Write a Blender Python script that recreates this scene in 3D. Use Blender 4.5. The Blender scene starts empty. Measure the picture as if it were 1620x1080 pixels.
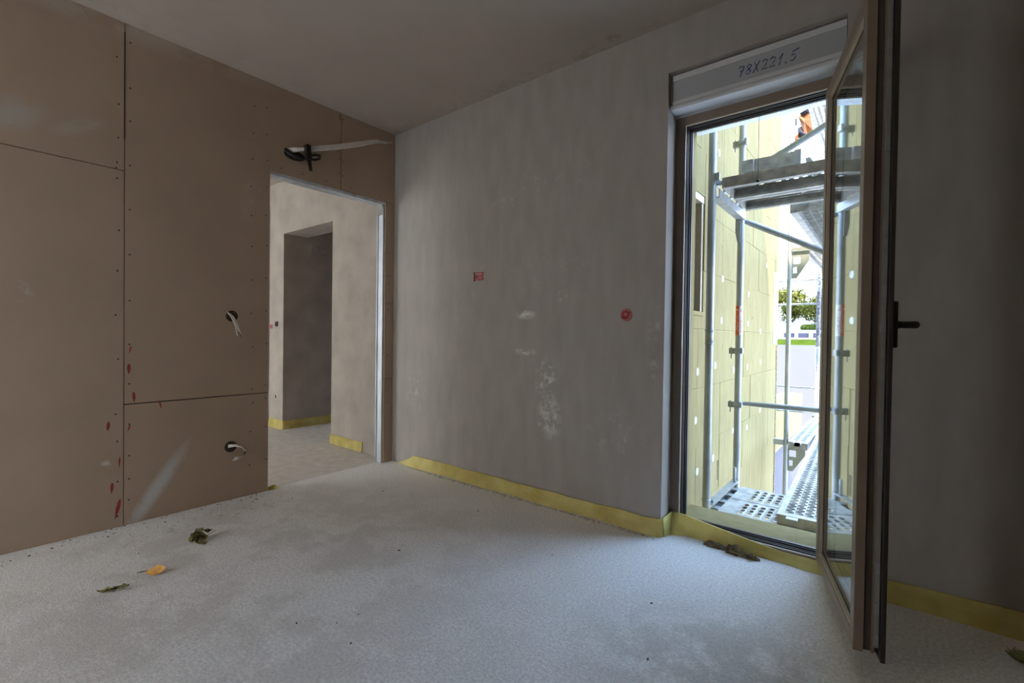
import bpy, bmesh, math, random
import numpy as np
from mathutils import Vector, Matrix
random.seed(7)
S = bpy.context.scene
COL = S.collection
PI = math.pi

# ------------------------------------------------------------------ camera
cam_d = bpy.data.cameras.new('camera'); cam = bpy.data.objects.new('camera', cam_d); COL.objects.link(cam)
cam_d.sensor_width = 36.0; cam_d.sensor_fit = 'HORIZONTAL'; cam_d.lens = 744.66 / 1620 * 36; cam_d.clip_start = 0.02; cam_d.clip_end = 500
yaw, pitch, roll = -0.6734, -0.0130, 0.0137
f = Vector((math.sin(yaw)*math.cos(pitch), math.cos(yaw)*math.cos(pitch), math.sin(pitch)))
r = Vector((math.cos(yaw), -math.sin(yaw), 0)); u = r.cross(f)
r2 = math.cos(roll)*r + math.sin(roll)*u; u2 = -math.sin(roll)*r + math.cos(roll)*u
cam.matrix_world = Matrix(((r2.x, u2.x, -f.x, 3.2755), (r2.y, u2.y, -f.y, -2.491), (r2.z, u2.z, -f.z, 1.0787), (0, 0, 0, 1)))
S.camera = cam

# ------------------------------------------------------------------ sky, sun, exposure
W = bpy.data.worlds.new('sky'); S.world = W; W.use_nodes = True
nt = W.node_tree; nt.nodes.clear()
wo = nt.nodes.new('ShaderNodeOutputWorld'); bg = nt.nodes.new('ShaderNodeBackground')
tc = nt.nodes.new('ShaderNodeTexCoord'); sx = nt.nodes.new('ShaderNodeSeparateXYZ'); rp = nt.nodes.new('ShaderNodeValToRGB')
rp.color_ramp.elements[0].position = 0.0; rp.color_ramp.elements[0].color = (0.66, 0.82, 1.0, 1)
rp.color_ramp.elements[1].position = 0.7; rp.color_ramp.elements[1].color = (0.36, 0.61, 1.0, 1)
nt.links.new(tc.outputs['Generated'], sx.inputs[0]); nt.links.new(sx.outputs['Z'], rp.inputs[0])
nt.links.new(rp.outputs[0], bg.inputs['Color']); nt.links.new(bg.outputs[0], wo.inputs['Surface'])
bg.inputs['Strength'].default_value = 6.0
sun_d = bpy.data.lights.new('sun', 'SUN'); sun = bpy.data.objects.new('sun', sun_d); COL.objects.link(sun)
sun_d.energy = 9.0; sun_d.color = (1.0, 0.86, 0.68); sun_d.angle = math.radians(0.6)
sun.rotation_euler = Vector((0.22, -0.50, 0.90)).to_track_quat('Z', 'Y').to_euler()
S.view_settings.view_transform = 'Standard'; S.view_settings.look = 'None'
S.view_settings.gamma = 1.0; S.view_settings.use_curve_mapping = False
S.view_settings.exposure = 0.84
S.cycles.max_bounces = 14; S.cycles.diffuse_bounces = 8; S.cycles.glossy_bounces = 6; S.cycles.transparent_max_bounces = 16
S.cycles.use_denoising = True

# ------------------------------------------------------------------ mesh helpers
class MB:
    def __init__(s): s.v = []; s.f = []
    def add(s, vs, fs):
        o = len(s.v); s.v += [tuple(p) for p in vs]; s.f += [tuple(i + o for i in q) for q in fs]
    def box(s, x0, x1, y0, y1, z0, z1):
        s.add([(x0,y0,z0),(x1,y0,z0),(x1,y1,z0),(x0,y1,z0),(x0,y0,z1),(x1,y0,z1),(x1,y1,z1),(x0,y1,z1)],
              [(0,3,2,1),(4,5,6,7),(0,1,5,4),(1,2,6,5),(2,3,7,6),(3,0,4,7)]); return s
    def obox(s, c, ax, ay, az, lx, ly, lz):
        c = Vector(c); ax = Vector(ax).normalized()*lx/2; ay = Vector(ay).normalized()*ly/2; az = Vector(az).normalized()*lz/2
        P = [c+sx_*ax+sy_*ay+sz_*az for sz_ in (-1,1) for sx_, sy_ in ((-1,-1),(1,-1),(1,1),(-1,1))]
        s.add(P, [(0,3,2,1),(4,5,6,7),(0,1,5,4),(1,2,6,5),(2,3,7,6),(3,0,4,7)]); return s
    def tube(s, pts, rad, n=12, flat=1.0):
        pts = [Vector(p) for p in pts]; rings = []
        for i, p in enumerate(pts):
            t = (pts[min(i+1, len(pts)-1)] - pts[max(i-1, 0)]).normalized()
            a = t.cross(Vector((0,0,1)))
            if a.length < 0.05: a = t.cross(Vector((0,1,0)))
            a.normalize(); b = t.cross(a)
            rr = rad[i] if isinstance(rad, (list, tuple)) else rad
            rings.append([p + rr*(math.cos(2*PI*k/n)*a + flat*math.sin(2*PI*k/n)*b) for k in range(n)])
        V = [q for R_ in rings for q in R_]; F = []
        for i in range(len(pts)-1):
            for k in range(n):
                F.append((i*n+k, i*n+(k+1)%n, (i+1)*n+(k+1)%n, (i+1)*n+k))
        F.append(tuple(range(n-1, -1, -1))); F.append(tuple((len(pts)-1)*n+k for k in range(n)))
        s.add(V, F); return s
    def prism(s, poly, o, a, b, n, th):          # polygon (p,q) in plane o + p*a + q*b, thickness th along n
        o, a, b, n = Vector(o), Vector(a), Vector(b), Vector(n); k = len(poly)
        V = [o+p*a+q*b for p, q in poly] + [o+p*a+q*b+n*th for p, q in poly]
        s.add(V, [tuple(range(k-1,-1,-1)), tuple(range(k,2*k))] + [(i,(i+1)%k,k+(i+1)%k,k+i) for i in range(k)]); return s
    def ring(s, u0, u1, z0, z1, w, v0, v1, fr):  # rectangular frame of width w; fr maps (u,v,z) to the world
        q = []
        for v in (v0, v1):
            for k in (0, w):
                q += [fr(u0+k, v, z0+k), fr(u1-k, v, z0+k), fr(u1-k, v, z1-k), fr(u0+k, v, z1-k)]
        F = []
        for i in range(4):
            j = (i+1) % 4
            F += [(i,j,4+j,4+i), (8+j,8+i,12+i,12+j), (j,i,8+i,8+j), (4+i,4+j,12+j,12+i)]
        s.add(q, F); return s
    def build(s, name, m, parent=None, smooth=False, bevel=0.0):
        me = bpy.data.meshes.new(name); me.from_pydata([tuple(p) for p in s.v], [], s.f)
        bm = bmesh.new(); bm.from_mesh(me); bmesh.ops.recalc_face_normals(bm, faces=bm.faces); bm.to_mesh(me); bm.free()
        if m: me.materials.append(m)
        if smooth:
            for p in me.polygons: p.use_smooth = len(p.vertices) <= 4
        o = bpy.data.objects.new(name, me); COL.objects.link(o)
        if parent:
            o.parent = parent
            if parent.type == 'EMPTY' or parent.parent:
                o.matrix_parent_inverse = world_of(parent).inverted()
        if bevel:
            b = o.modifiers.new('edge', 'BEVEL'); b.width = bevel; b.segments = 2; b.limit_method = 'ANGLE'
        return o

def world_of(o):
    m = Matrix.LocRotScale(o.location, o.rotation_euler, o.scale)
    return (world_of(o.parent) @ o.matrix_parent_inverse @ m) if o.parent else m

def tag(o, label=None, cat=None, group=None, kind=None):
    if label: o['label'] = label
    if cat: o['category'] = cat
    if group: o['group'] = group
    if kind: o['kind'] = kind
    return o
def empty(name, loc, label=None, cat=None, group=None, kind=None):
    o = bpy.data.objects.new(name, None); o.empty_display_size = 0.1; COL.objects.link(o); o.location = loc
    return tag(o, label, cat, group, kind)
def share(src, name, loc, parent, scale=None, rot=None):
    o = bpy.data.objects.new(name, src.data); COL.objects.link(o)
    o.location = loc
    if rot: o.rotation_euler = rot
    if scale: o.scale = scale
    o.parent = parent; o.matrix_parent_inverse = world_of(parent).inverted()
    return o
def text_mesh(body, size, name):                       # flat letter faces, origin centred
    c = bpy.data.curves.new(name, 'FONT'); c.body = body; c.size = size; c.align_x = 'CENTER'; c.align_y = 'CENTER'; c.fill_mode = 'FRONT'
    t = bpy.data.objects.new(name, c); COL.objects.link(t)
    dg = bpy.context.evaluated_depsgraph_get(); dg.update()
    me = bpy.data.meshes.new_from_object(t.evaluated_get(dg)); bpy.data.objects.remove(t)
    return [tuple(v.co) for v in me.vertices], [tuple(p.vertices) for p in me.polygons]

# ------------------------------------------------------------------ materials
def N(nt, typ, **kw):
    n = nt.nodes.new(typ)
    for k, v in kw.items(): setattr(n, k, v)
    return n
def base_mat(name):
    m = bpy.data.materials.new(name); m.use_nodes = True
    return m, m.node_tree, m.node_tree.nodes['Principled BSDF']
def mat(name, col, rough=0.6, metal=0.0, var=0.12, scale=20.0, bump=0.0, bscale=None, stretch=(1,1,1), detail=6, dist=0.01, col2=None, stains=(), spec=0.5, extra=None):
    m, nt, b = base_mat(name)
    tc = N(nt, 'ShaderNodeTexCoord'); mp = N(nt, 'ShaderNodeMapping'); mp.inputs['Scale'].default_value = stretch
    nt.links.new(tc.outputs['Object'], mp.inputs[0])
    nz = N(nt, 'ShaderNodeTexNoise'); nz.inputs['Scale'].default_value = scale; nz.inputs['Detail'].default_value = detail
    nt.links.new(mp.outputs[0], nz.inputs[0])
    mx = N(nt, 'ShaderNodeMix', data_type='RGBA')
    c2 = col2 or tuple(max(0, c*(1-2*var)) for c in col)
    c1 = tuple(min(1, c*(1+var)) for c in col)
    mr = N(nt, 'ShaderNodeMapRange'); mr.inputs['From Min'].default_value = 0.32; mr.inputs['From Max'].default_value = 0.68
    nt.links.new(nz.outputs[0], mr.inputs[0]); nt.links.new(mr.outputs[0], mx.inputs[0])
    mx.inputs[6].default_value = (*c2, 1); mx.inputs[7].default_value = (*c1, 1)
    out = mx.outputs[2]
    for e in stains:   # (centre, radii, tilt about the wall normal axis, colour, strength, noise scale, threshold)
        (c, rad, rot, sc, st, ns, th) = e
        m2 = N(nt, 'ShaderNodeMapping', vector_type='TEXTURE')
        m2.inputs['Location'].default_value = c; m2.inputs['Rotation'].default_value = rot; m2.inputs['Scale'].default_value = rad
        nt.links.new(tc.outputs['Object'], m2.inputs[0])
        ln = N(nt, 'ShaderNodeVectorMath', operation='LENGTH'); nt.links.new(m2.outputs[0], ln.inputs[0])
        a = N(nt, 'ShaderNodeMapRange'); a.inputs['From Min'].default_value = 1.0; a.inputs['From Max'].default_value = 0.3
        nt.links.new(ln.outputs['Value'], a.inputs[0])
        n2 = N(nt, 'ShaderNodeTexNoise'); n2.inputs['Scale'].default_value = ns; n2.inputs['Detail'].default_value = 5; n2.inputs['Roughness'].default_value = 0.7
        nt.links.new(tc.outputs['Object'], n2.inputs[0])
        a2 = N(nt, 'ShaderNodeMapRange'); a2.inputs['From Min'].default_value = th; a2.inputs['From Max'].default_value = th + 0.12
        nt.links.new(n2.outputs[0], a2.inputs[0])
        p = N(nt, 'ShaderNodeMath', operation='MULTIPLY'); nt.links.new(a.outputs[0], p.inputs[0]); nt.links.new(a2.outputs[0], p.inputs[1])
        p2 = N(nt, 'ShaderNodeMath', operation='MULTIPLY'); nt.links.new(p.outputs[0], p2.inputs[0]); p2.inputs[1].default_value = st
        mm = N(nt, 'ShaderNodeMix', data_type='RGBA'); nt.links.new(p2.outputs[0], mm.inputs[0]); nt.links.new(out, mm.inputs[6]); mm.inputs[7].default_value = (*sc, 1)
        out = mm.outputs[2]
    if extra: out = extra(nt, tc, out)
    nt.links.new(out, b.inputs['Base Color'])
    b.inputs['Roughness'].default_value = rough; b.inputs['Metallic'].default_value = metal
    b.inputs['Specular IOR Level'].default_value = spec
    if bump:
        bn = N(nt, 'ShaderNodeTexNoise'); bn.inputs['Scale'].default_value = bscale or scale*3; bn.inputs['Detail'].default_value = 4
        nt.links.new(mp.outputs[0], bn.inputs[0])
        bp = N(nt, 'ShaderNodeBump'); bp.inputs['Strength'].default_value = bump; bp.inputs['Distance'].default_value = dist
        nt.links.new(bn.outputs[0], bp.inputs['Height']); nt.links.new(bp.outputs[0], b.inputs['Normal'])
    return m

Z3 = (0, 0, 0)
WH = (0.70, 0.71, 0.67)
stB = [((1.60,0,0.56),(0.11,0.5,0.16),Z3,WH,0.85,16,0.45), ((1.575,0,0.80),(0.10,0.5,0.17),Z3,WH,0.85,18,0.49),
       ((1.40,0,1.215),(0.10,0.5,0.035),Z3,WH,1.0,14,0.42), ((1.40,0,0.972),(0.10,0.5,0.03),Z3,WH,0.85,16,0.45),
       ((1.69,0,1.32),(0.06,0.5,0.06),Z3,WH,0.6,20,0.52), ((1.216,0,1.99),(0.17,0.5,0.05),Z3,(0.55,0.52,0.45),0.6,14,0.5),
       ((0.30,0,0.62),(0.14,0.5,0.2),Z3,WH,0.3,12,0.5), ((2.06,0,0.52),(0.2,0.5,0.16),Z3,WH,0.35,10,0.52),
       ((1.62,0,2.06),(0.4,0.5,0.14),Z3,WH,0.3,9,0.54), ((2.28,0,1.06),(0.05,0.5,0.3),Z3,WH,0.4,12,0.5),
       ((1.55,0,1.5),(0.5,0.5,0.3),Z3,(0.5,0.47,0.43),0.35,7,0.52), ((0.85,0,1.2),(0.3,0.5,0.6),Z3,(0.5,0.47,0.43),0.3,9,0.56),
       ((-1.45,0,2.4),(0.6,0.5,0.35),Z3,(0.62,0.58,0.5),0.5,6,0.5), ((-0.6,0,1.9),(0.4,0.5,0.3),Z3,WH,0.3,8,0.55)]
M = {}
M['plaster'] = mat('grey_plaster', (0.395,0.36,0.325), 0.95, var=0.04, scale=7, stretch=(1.6,1,0.5), bump=0.35, bscale=220, dist=0.0015, stains=stB, spec=0.1)
M['plaster_hall'] = mat('light_plaster', (0.455,0.41,0.36), 0.95, var=0.08, scale=4, bump=0.3, bscale=160, dist=0.0015, spec=0.1,
        stains=[((-1.94,0.35,2.1),(0.5,0.25,0.12),Z3,WH,0.5,9,0.5)])
M['plaster_reveal'] = mat('smooth_white_plaster', (0.58,0.54,0.49), 0.9, var=0.05, scale=9, bump=0.15, bscale=150, dist=0.001, spec=0.1)
stA = [((0,-2.22,2.1),(0.5,0.16,0.10),(0.5,0,0),(0.50,0.52,0.50),0.45,5,0.42), ((0,-1.99,2.12),(0.5,0.16,0.05),(0.5,0,0),(0.50,0.50,0.46),0.4,5,0.42),
       ((0,-1.872,0.36),(0.5,0.03,0.02),Z3,(0.75,0.75,0.75),0.6,20,0.4), ((0,-2.2,1.26),(0.5,0.06,0.06),Z3,WH,0.4,14,0.5),
       ((0,-1.65,0.17),(0.5,0.05,0.34),(-0.58,0,0),(0.66,0.69,0.69),0.75,7,0.34),
       ((0,-2.1,2.74),(0.5,1.4,0.10),Z3,(0.56,0.50,0.44),0.6,4,0.4), ((0,-1.14,1.95),(0.5,0.08,0.6),Z3,(0.50,0.47,0.43),0.4,9,0.52)]
M['board'] = mat('pinkish_plasterboard', (0.465,0.35,0.26), 0.9, var=0.035, scale=2.2, bump=0.06, bscale=300, dist=0.0005, stains=stA, spec=0.15)
M['dark_gap'] = mat('dark_cavity', (0.05,0.035,0.025), 0.9, var=0.2, scale=30)
M['cavity'] = mat('brown_cavity', (0.10,0.065,0.035), 0.9, var=0.3, scale=40)
M['ceiling'] = mat('ceiling_plaster', (0.46,0.405,0.35), 0.95, var=0.035, scale=1.6, bump=0.08, bscale=60, dist=0.001, spec=0.1,
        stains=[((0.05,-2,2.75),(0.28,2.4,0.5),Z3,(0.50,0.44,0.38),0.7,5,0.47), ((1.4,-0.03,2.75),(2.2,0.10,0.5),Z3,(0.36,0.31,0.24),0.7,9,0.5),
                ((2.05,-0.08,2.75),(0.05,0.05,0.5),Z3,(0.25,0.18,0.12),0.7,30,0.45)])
M['screed'] = mat('rough_screed', (0.88,0.855,0.83), 0.7, var=0.10, scale=90, detail=8, bump=0.8, bscale=170, dist=0.004, spec=0.4,
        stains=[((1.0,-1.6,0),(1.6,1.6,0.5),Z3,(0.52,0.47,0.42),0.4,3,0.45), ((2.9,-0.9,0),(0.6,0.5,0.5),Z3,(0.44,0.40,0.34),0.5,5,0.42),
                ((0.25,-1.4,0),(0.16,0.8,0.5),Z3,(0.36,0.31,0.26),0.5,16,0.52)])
M['screed_hall'] = mat('smooth_screed', (0.72,0.68,0.63), 0.95, var=0.06, scale=14, detail=8, bump=0.3, bscale=120, dist=0.002, spec=0.15)
M['yellow'] = mat('yellow_insulation_board', (0.27,0.215,0.103), 0.95, var=0.06, scale=6, stretch=(3,3,0.7), bump=0.4, bscale=18, dist=0.003, spec=0.1,
        stains=[((2.2,2.2,1.4),(1,2.4,2.6),Z3,(0.11,0.09,0.045),0.6,11,0.60), ((2.2,1.4,2.5),(1,1.2,1.6),Z3,(0.11,0.09,0.045),0.6,15,0.59)])
M['yellow_dark'] = mat('yellow_insulation_edge', (0.27,0.215,0.103), 0.95, var=0.08, scale=9, bump=0.3, bscale=40, dist=0.003, spec=0.1)
M['brownhole'] = mat('brown_insulation_gap', (0.11,0.085,0.035), 0.95, var=0.3, scale=40)
def foam_mat():
    m, nt, b = base_mat('yellow_edge_foam')
    tc = N(nt, 'ShaderNodeTexCoord'); nz = N(nt, 'ShaderNodeTexNoise'); nz.inputs['Scale'].default_value = 7; nz.inputs['Detail'].default_value = 4
    nt.links.new(tc.outputs['Object'], nz.inputs[0])
    cr = N(nt, 'ShaderNodeValToRGB'); cr.color_ramp.elements[0].color = (0.62,0.50,0.13,1); cr.color_ramp.elements[1].color = (0.80,0.70,0.26,1)
    cr.color_ramp.elements[0].position = 0.3; cr.color_ramp.elements[1].position = 0.65
    nt.links.new(nz.outputs[0], cr.inputs[0]); nt.links.new(cr.outputs[0], b.inputs['Base Color']); b.inputs['Roughness'].default_value = 0.6
    tr = N(nt, 'ShaderNodeBsdfTranslucent'); nt.links.new(cr.outputs[0], tr.inputs['Color'])
    ms = N(nt, 'ShaderNodeMixShader'); ms.inputs[0].default_value = 0.25
    nt.links.new(b.outputs[0], ms.inputs[1]); nt.links.new(tr.outputs[0], ms.inputs[2])
    nt.links.new(ms.outputs[0], nt.nodes['Material Output'].inputs['Surface']); return m
M['foam'] = foam_mat()
def mesh_mat():
    m, nt, b = base_mat('white_mesh_bead'); b.inputs['Base Color'].default_value = (0.8,0.8,0.83,1)
    tr = N(nt, 'ShaderNodeBsdfTranslucent'); tr.inputs['Color'].default_value = (0.8,0.8,0.84,1)
    ms = N(nt, 'ShaderNodeMixShader'); ms.inputs[0].default_value = 0.5
    nt.links.new(b.outputs[0], ms.inputs[1]); nt.links.new(tr.outputs[0], ms.inputs[2])
    nt.links.new(ms.outputs[0], nt.nodes['Material Output'].inputs['Surface']); return m
M['mesh_white'] = mesh_mat()
def glass_mat():
    m, nt, b = base_mat('window_glass'); nt.nodes.remove(b)
    ge = N(nt, 'ShaderNodeNewGeometry'); dp = N(nt, 'ShaderNodeVectorMath', operation='DOT_PRODUCT')
    nt.links.new(ge.outputs['Incoming'], dp.inputs[0]); nt.links.new(ge.outputs['Normal'], dp.inputs[1])
    ab = N(nt, 'ShaderNodeMath', operation='ABSOLUTE'); nt.links.new(dp.outputs['Value'], ab.inputs[0])
    om = N(nt, 'ShaderNodeMath', operation='SUBTRACT'); om.inputs[0].default_value = 1; nt.links.new(ab.outputs[0], om.inputs[1])
    pw = N(nt, 'ShaderNodeMath', operation='POWER'); nt.links.new(om.outputs[0], pw.inputs[0]); pw.inputs[1].default_value = 5
    ma = N(nt, 'ShaderNodeMath', operation='MULTIPLY_ADD'); nt.links.new(pw.outputs[0], ma.inputs[0]); ma.inputs[1].default_value = 0.92; ma.inputs[2].default_value = 0.08
    t = N(nt, 'ShaderNodeBsdfTransparent'); t.inputs[0].default_value = (0.93,0.95,0.94,1)
    g = N(nt, 'ShaderNodeBsdfGlossy'); g.inputs['Roughness'].default_value = 0.0; g.inputs['Color'].default_value = (0.97,0.98,0.97,1)
    ms = N(nt, 'ShaderNodeMixShader'); nt.links.new(ma.outputs[0], ms.inputs[0]); nt.links.new(t.outputs[0], ms.inputs[1]); nt.links.new(g.outputs[0], ms.inputs[2])
    nt.links.new(ms.outputs[0], nt.nodes['Material Output'].inputs['Surface']); return m
M['glass'] = glass_mat()
M['bronze'] = mat('brown_window_profile', (0.235,0.175,0.125), 0.42, var=0.04, scale=12, bump=0.03, bscale=200, dist=0.0004)
M['bronze_dark'] = mat('dark_brown_profile', (0.075,0.054,0.040), 0.5, var=0.06, scale=12)
M['lip'] = mat('blackish_brown_lip', (0.028,0.021,0.017), 0.5, var=0.06, scale=12)
M['bead'] = mat('tan_glazing_bead', (0.42,0.34,0.25), 0.4, var=0.04, scale=15)
M['gasket'] = mat('black_rubber_gasket', (0.012,0.012,0.016), 0.45, var=0.2, scale=40)
M['lock'] = mat('grey_lock_rail', (0.34,0.35,0.31), 0.45, metal=0.5, var=0.06, scale=30)
M['black'] = mat('black_plastic', (0.012,0.011,0.010), 0.45, var=0.2, scale=30)
M['steel'] = mat('galvanised_steel', (0.38,0.40,0.41), 0.42, metal=0.35, var=0.10, scale=14, stretch=(1,1,0.4), bump=0.05, bscale=120, dist=0.0006)
M['steel_deck'] = mat('worn_galvanised_deck', (0.43,0.42,0.395), 0.5, metal=0.2, var=0.18, scale=17, bump=0.15, bscale=80, dist=0.001)
M['stud'] = mat('zinc_stud_profile', (0.66,0.71,0.76), 0.4, metal=0.5, var=0.10, scale=10, stretch=(2,2,0.5))
M['white_pvc'] = mat('white_shutter_box', (0.62,0.62,0.62), 0.5, var=0.02, scale=6)
M['box_grey'] = mat('grey_box_panel', (0.40,0.41,0.42), 0.7, var=0.03, scale=6)
M['ink'] = mat('blue_marker_ink', (0.008,0.045,0.26), 0.6, var=0.1, scale=60)
M['cable'] = mat('white_cable_sheath', (0.72,0.66,0.62), 0.5, var=0.06, scale=25)
M['tape'] = mat('black_tape', (0.014,0.012,0.011), 0.5, var=0.2, scale=30, bump=0.3, bscale=60, dist=0.002)
M['red'] = mat('red_paint', (0.36,0.035,0.025), 0.7, var=0.15, scale=60)
M['redbox'] = mat('dusty_red_plastic', (0.44,0.15,0.15), 0.7, var=0.2, scale=45, col2=(0.28,0.07,0.07))
M['orange'] = mat('orange_sticker', (0.78,0.13,0.03), 0.5, var=0.06, scale=30)
M['sticker_white'] = mat('white_sticker', (0.72,0.72,0.74), 0.5, var=0.04, scale=30)
M['banner'] = mat('grey_white_banner', (0.20,0.20,0.22), 0.6, var=0.04, scale=30, spec=0.1)
M['letter_red'] = mat('red_letters', (0.42,0.03,0.08), 0.5)
M['letter_blue'] = mat('dark_blue_letters', (0.03,0.04,0.16), 0.5)
M['leaf_green'] = mat('wilted_green_leaf', (0.27,0.25,0.09), 0.7, var=0.3, scale=45, bump=0.3, bscale=90, dist=0.002)
M['leaf_yellow'] = mat('yellow_dry_leaf', (0.85,0.52,0.12), 0.6, var=0.2, scale=30, col2=(0.52,0.17,0.03))
M['twig'] = mat('dry_brown_stem', (0.20,0.14,0.07), 0.8, var=0.3, scale=60)
M['dirt'] = mat('brown_mortar_lump', (0.20,0.15,0.085), 0.95, var=0.35, scale=35, bump=0.8, bscale=70, dist=0.006)
M['crumb'] = mat('dark_crumb', (0.16,0.12,0.09), 0.95, var=0.3, scale=50)
M['crumb_white'] = mat('pale_crumb', (0.60,0.56,0.50), 0.95, var=0.15, scale=80)
M['dowel'] = mat('white_dowel_cap', (0.50,0.50,0.48), 0.6, var=0.03, scale=20)
M['ground'] = mat('pale_paving', (0.70,0.68,0.68), 0.95, var=0.03, scale=0.6, spec=0.0)
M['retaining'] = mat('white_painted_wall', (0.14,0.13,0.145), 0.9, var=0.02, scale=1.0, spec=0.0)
M['road'] = mat('pale_road', (0.24,0.24,0.26), 0.9, var=0.05, scale=0.8, spec=0.0)
M['lawn'] = mat('lawn_grass', (0.045,0.062,0.008), 0.95, var=0.25, scale=3.0, bump=0.5, bscale=20, dist=0.05, spec=0.0)
M['hedge'] = mat('dark_hedge', (0.03,0.042,0.009), 0.95, var=0.3, scale=6, spec=0.0)
M['crown_a'] = mat('olive_foliage', (0.115,0.11,0.022), 0.9, var=0.3, scale=1.2, spec=0.0)
M['crown_b'] = mat('dark_foliage', (0.05,0.055,0.013), 0.9, var=0.3, scale=1.2, spec=0.0)
M['bark'] = mat('tree_bark', (0.20,0.15,0.10), 0.95, var=0.2, scale=8)
M['block'] = mat('blue_grey_road_shadow', (0.05,0.05,0.075), 0.9, var=0.1, scale=3, spec=0.0)  # dark colour for the boxes that stand for road shadows
M['tarp'] = mat('orange_tarpaulin', (0.30,0.09,0.018), 0.6, var=0.2, scale=6, bump=0.4, bscale=10, dist=0.03)
M['net'] = mat('dark_violet_net', (0.04,0.033,0.055), 0.8, var=0.3, scale=9)

# ------------------------------------------------------------------ room shell
H = 2.75
def wall_grid(name, axis, cuts, zc, solid, t0, t1, m, kind='structure'):
    """a wall with openings: axis 'x' runs along X with thickness in Y, axis 'y' the other way"""
    mb = MB(); nx, nz = len(cuts)-1, len(zc)-1
    P = (lambda a, t, z: (a, t, z)) if axis == 'x' else (lambda a, t, z: (t, a, z))
    S_ = [[solid((cuts[i]+cuts[i+1])/2, (zc[k]+zc[k+1])/2) for k in range(nz)] for i in range(nx)]
    g = lambda i, k: 0 <= i < nx and 0 <= k < nz and S_[i][k]
    for i in range(nx):
        for k in range(nz):
            if not S_[i][k]: continue
            a0, a1, z0, z1 = cuts[i], cuts[i+1], zc[k], zc[k+1]
            for t in (t0, t1): mb.add([P(a0,t,z0), P(a1,t,z0), P(a1,t,z1), P(a0,t,z1)], [(0,1,2,3)])
            if not g(i-1,k): mb.add([P(a0,t0,z0), P(a0,t1,z0), P(a0,t1,z1), P(a0,t0,z1)], [(0,1,2,3)])
            if not g(i+1,k): mb.add([P(a1,t0,z0), P(a1,t1,z0), P(a1,t1,z1), P(a1,t0,z1)], [(0,1,2,3)])
            if not g(i,k-1): mb.add([P(a0,t0,z0), P(a1,t0,z0), P(a1,t1,z0), P(a0,t1,z0)], [(0,1,2,3)])
            if not g(i,k+1): mb.add([P(a0,t0,z1), P(a1,t0,z1), P(a1,t1,z1), P(a0,t1,z1)], [(0,1,2,3)])
    o = mb.build(name, m)
    bm = bmesh.new(); bm.from_mesh(o.data); bmesh.ops.remove_doubles(bm, verts=bm.verts, dist=1e-5)
    bmesh.ops.recalc_face_normals(bm, faces=bm.faces); bm.to_mesh(o.data); bm.free()
    return tag(o, kind=kind)

WX0, WX1 = 2.335, 3.115          # window opening
tag(MB().box(-0.05, 4.6, -4.4, 0.21, -0.3, 0.0).build('floor', M['screed']), kind='structure')
tag(MB().box(-4.2, -0.054, -4.4, 3.7, -0.3, 0.0).build('floor_hall', M['screed_hall']), kind='structure')
tag(MB().box(-4.2, 4.6, -4.4, 0.21, H, H+0.3).build('ceiling', M['ceiling']), kind='structure')
tag(MB().box(-4.2, 0.5, 0.21, 3.7, 2.6, H+0.3).build('ceiling_corridor', M['plaster_hall']), kind='structure')
wall_grid('wall_back', 'x', [-0.1, WX0, WX1, 4.6], [0, 0.001, 2.49, H], lambda a, z: not (WX0 < a < WX1 and z < 2.49), 0, 0.21, M['plaster'])
wall_grid('wall_hall', 'x', [-4.2, -2.6, -2.27, -1.95, -0.96, -0.1], [0, 2.165, 2.54, H],
          lambda a, z: not ((-1.95 < a < -0.96 and z < 2.165) or (-2.6 < a < -2.27 and z < 2.54)), 0, 0.27, M['plaster_hall'])
wall_grid('wall_corridor', 'y', [0.27, 3.7], [0, 2.6], lambda a, z: True, -2.1, -1.95, M['plaster_hall'])
wall_grid('wall_corridor_right', 'y', [0.27, 3.7], [0, 2.6], lambda a, z: True, 0.35, 0.5, M['plaster_hall'])
wall_grid('wall_corridor_end', 'x', [-1.95, -1.0, -0.6, 0.35], [0, 0.3, 2.3, 2.6], lambda a, z: not (-1.0 < a < -.6 and .3 < z < 2.3), 3.55, 3.7, M['plaster_hall'])  # unseen opening added to brighten the corridor
wall_grid('wall_right', 'y', [-4.4, 0.0], [0, H], lambda a, z: True, 4.4, 4.6, M['plaster'])
wall_grid('wall_rear', 'x', [0.0, 0.15, 0.90, 4.4], [0, 0.05, 2.4, H], lambda a, z: not (0.15 < a < 0.90 and 0.05 < z < 2.4), -4.4, -4.2, M['plaster'])  # unseen opening, placed and sized for fill light
wall_grid('wall_hall_rear', 'x', [-4.2, -3.6, -1.6, -0.12], [0, 0.05, 2.4, H], lambda a, z: not (-3.6 < a < -1.6 and 0.05 < z < 2.4), -4.4, -4.2, M['plaster_hall'])  # unseen hall opening, sized for fill light
wall_grid('wall_hall_left', 'y', [-4.2, 0.0], [0, H], lambda a, z: True, -4.2, -4.0, M['plaster_hall'])

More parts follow.
